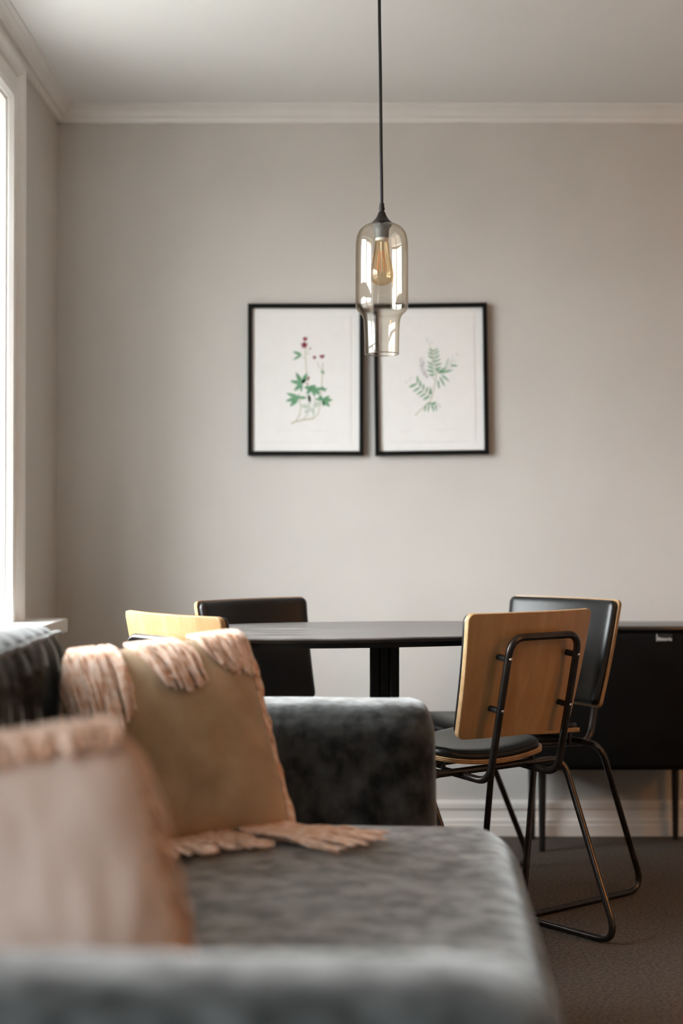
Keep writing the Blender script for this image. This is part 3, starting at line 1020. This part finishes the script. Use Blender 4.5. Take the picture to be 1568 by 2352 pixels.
mbx = MB()
mbx.tube([(PX - .0065, PY, ZC - .015), (PX - .006, PY, 2.35), (PX - .0035, PY + .001, 2.20), (PX - .002, PY, 2.02), (PX - .0005, PY, 1.92), (PX, PY, zpx(468))], .0041, 10)
mbx.build('cord', 'cord', pen, smooth=True, off=PO)
mbx = MB(); mbx.lathe([(.045, ZC), (.045, ZC - .018), (.03, ZC - .024), (.006, ZC - .026)], (PX - .0065, PY, 0), 32); mbx.build('ceiling_rose', 'bronze', pen, smooth=True, off=PO, angle=40)
mbx = MB(); mbx.lathe([(.0045, zpx(464)), (.0062, zpx(466)), (.0065, zpx(474)), (.0076, zpx(475)), (.0078, zpx(479)), (.0066, zpx(481)), (.0062, zpx(487))], (PX, PY, 0), 24)
mbx.build('cord_grip', 'rubber', pen, smooth=True, off=PO, angle=40)
mbx = MB(); mbx.lathe([(.0065, zpx(483)), (.0088, zpx(486)), (.0105, zpx(490)), (.0135, zpx(496)), (.018, zpx(502)), (.0235, zpx(507)), (.0262, zpx(509)), (.0255, zpx(510.5)), (.010, zpx(510.5))], (PX, PY, 0), 40)
mbx.build('cap', 'bronze', pen, smooth=True, off=PO, angle=40)
outer = [(14, 511), (23, 511), (33, 513.5), (42, 518), (49, 524), (54.5, 532), (58, 542), (60, 556), (60.6, 580), (60.8, 640), (60.8, 690), (60.6, 702), (59, 709), (55, 715), (50, 719.5), (46, 724), (43, 731), (41.5, 741), (40.5, 756), (39.8, 785), (39.3, 812)]
th_ = 1.1
inner = []
for k, (r_, v) in enumerate(outer):
    a = outer[max(0, k - 1)]; b = outer[min(len(outer) - 1, k + 1)]
    dx, dy = b[0] - a[0], b[1] - a[1]; L = math.hypot(dx, dy)
    inner.append((r_ - dy / L * th_, v + dx / L * th_))
inner[-1] = (outer[-1][0] - th_, outer[-1][1]); inner[0] = (14, outer[0][1] + th_)
prof = [(r_ * S, zpx(v)) for (r_, v) in outer] + [((outer[-1][0] - th_ / 2) * S, zpx(813.2))] + [(r_ * S, zpx(v)) for (r_, v) in inner[::-1]]
mbx = MB(); mbx.lathe(prof, (PX, PY, 0), 72, closed=True)
gs = mbx.build('glass_shade', 'amber_glass', pen, smooth=True, off=PO, angle=50)
mbx = MB(); mbx.tube([(PX + 38.8 * S * math.cos(k * math.pi / 32), PY + 38.8 * S * math.sin(k * math.pi / 32), zpx(812.5)) for k in range(64)], .0011, 8, True)
mbx.build('rim', 'rim_glass', gs, smooth=True, off=PO, angle=60)
mbx = MB(); mbx.lathe([(.004, zpx(508)), (.024, zpx(513.5)), (.026, zpx(515)), (.025, zpx(518)), (.0205, zpx(523)), (.0188, zpx(528)), (.0182, zpx(543)), (.0165, zpx(546)), (.006, zpx(546))], (PX, PY, 0), 32)
sk = mbx.build('socket', 'socket', pen, smooth=True, off=PO, angle=35)
mbx = MB(); mbx.lathe([(.006, zpx(545.5)), (.0168, zpx(545.5)), (.0172, zpx(548)), (.0165, zpx(552)), (.006, zpx(552.5))], (PX, PY, 0), 32); mbx.build('socket_ring', 'porcelain', sk, smooth=True, off=PO, angle=35)
bo = [(8, 551), (14.5, 551), (16, 562), (18.5, 580), (22, 600), (25.5, 617), (27, 628), (26, 638), (22, 646.5), (14, 652), (6, 654.5), (.01, 655.5)]
bi = [(max(.01, r_ - .9), v - (.9 if v > 640 else 0)) for (r_, v) in bo]
bi[0] = (8, 552)
mbx = MB(); mbx.lathe([(r_ * S, zpx(v)) for (r_, v) in bo] + [(r_ * S, zpx(v)) for (r_, v) in bi[::-1]], (PX, PY, 0), 40, closed=True)
bulb = mbx.build('bulb', 'bulb_glass', pen, smooth=True, off=PO, angle=50)
for k in range(4):
    a = .4 + k * math.pi / 2
    mbx = MB(); mbx.tube([(PX + .006 * math.cos(a), PY + .006 * math.sin(a), zpx(575)), (PX + .013 * math.cos(a), PY + .013 * math.sin(a), zpx(622))], .0009, 6)
    mbx.build('filament', 'filament', bulb, smooth=True, off=PO)
mbx = MB(); mbx.lathe([(.001, zpx(553)), (.004, zpx(554)), (.0035, zpx(572)), (.0012, zpx(580)), (.001, zpx(622)), (.0001, zpx(623))], (PX, PY, 0), 12); mbx.build('bulb_stem', 'porcelain', bulb, smooth=True, off=PO)

# ------------------------------------------------------------------ floor lamp that warms the inner side of the room
LX, LY = 2.35, 2.35
fl = thing('floor_lamp', 'lit floor lamp with a drum shade by the side wall', 'lamp', (LX, LY, 0))
mbx = MB(); mbx.lathe([(.15, 0), (.15, .012), (.13, .02), (.012, .03)], (0, 0, 0), 40); mbx.build('base', 'black_metal', fl, smooth=True, angle=40)
mbx = MB(); mbx.tube([(0, 0, .02), (0, 0, 1.42)], .010, 12); mbx.build('pole', 'black_metal', fl, smooth=True)
m, N_, L_, b_ = new_mat('lit_linen_shade')
b_.inputs['Base Color'].default_value = (.8, .62, .42, 1)
b_.inputs['Emission Color'].default_value = (1.0, .42, .10, 1); b_.inputs['Emission Strength'].default_value = 11.0
M['shade'] = m
mbx = MB(); mbx.lathe([(.20, 1.30), (.17, 1.58), (.168, 1.58), (.198, 1.30)], (0, 0, 0), 40, closed=True); mbx.build('lamp_shade', 'shade', fl, smooth=True, angle=40)
ld = bpy.data.lights.new('lamp_bulb', 'POINT'); ld.energy = 44; ld.color = (1.0, .43, .10); ld.shadow_soft_size = .06
lo = bpy.data.objects.new('lamp_bulb', ld); col.objects.link(lo); lo.parent = fl; lo.location = (0, 0, 1.44)
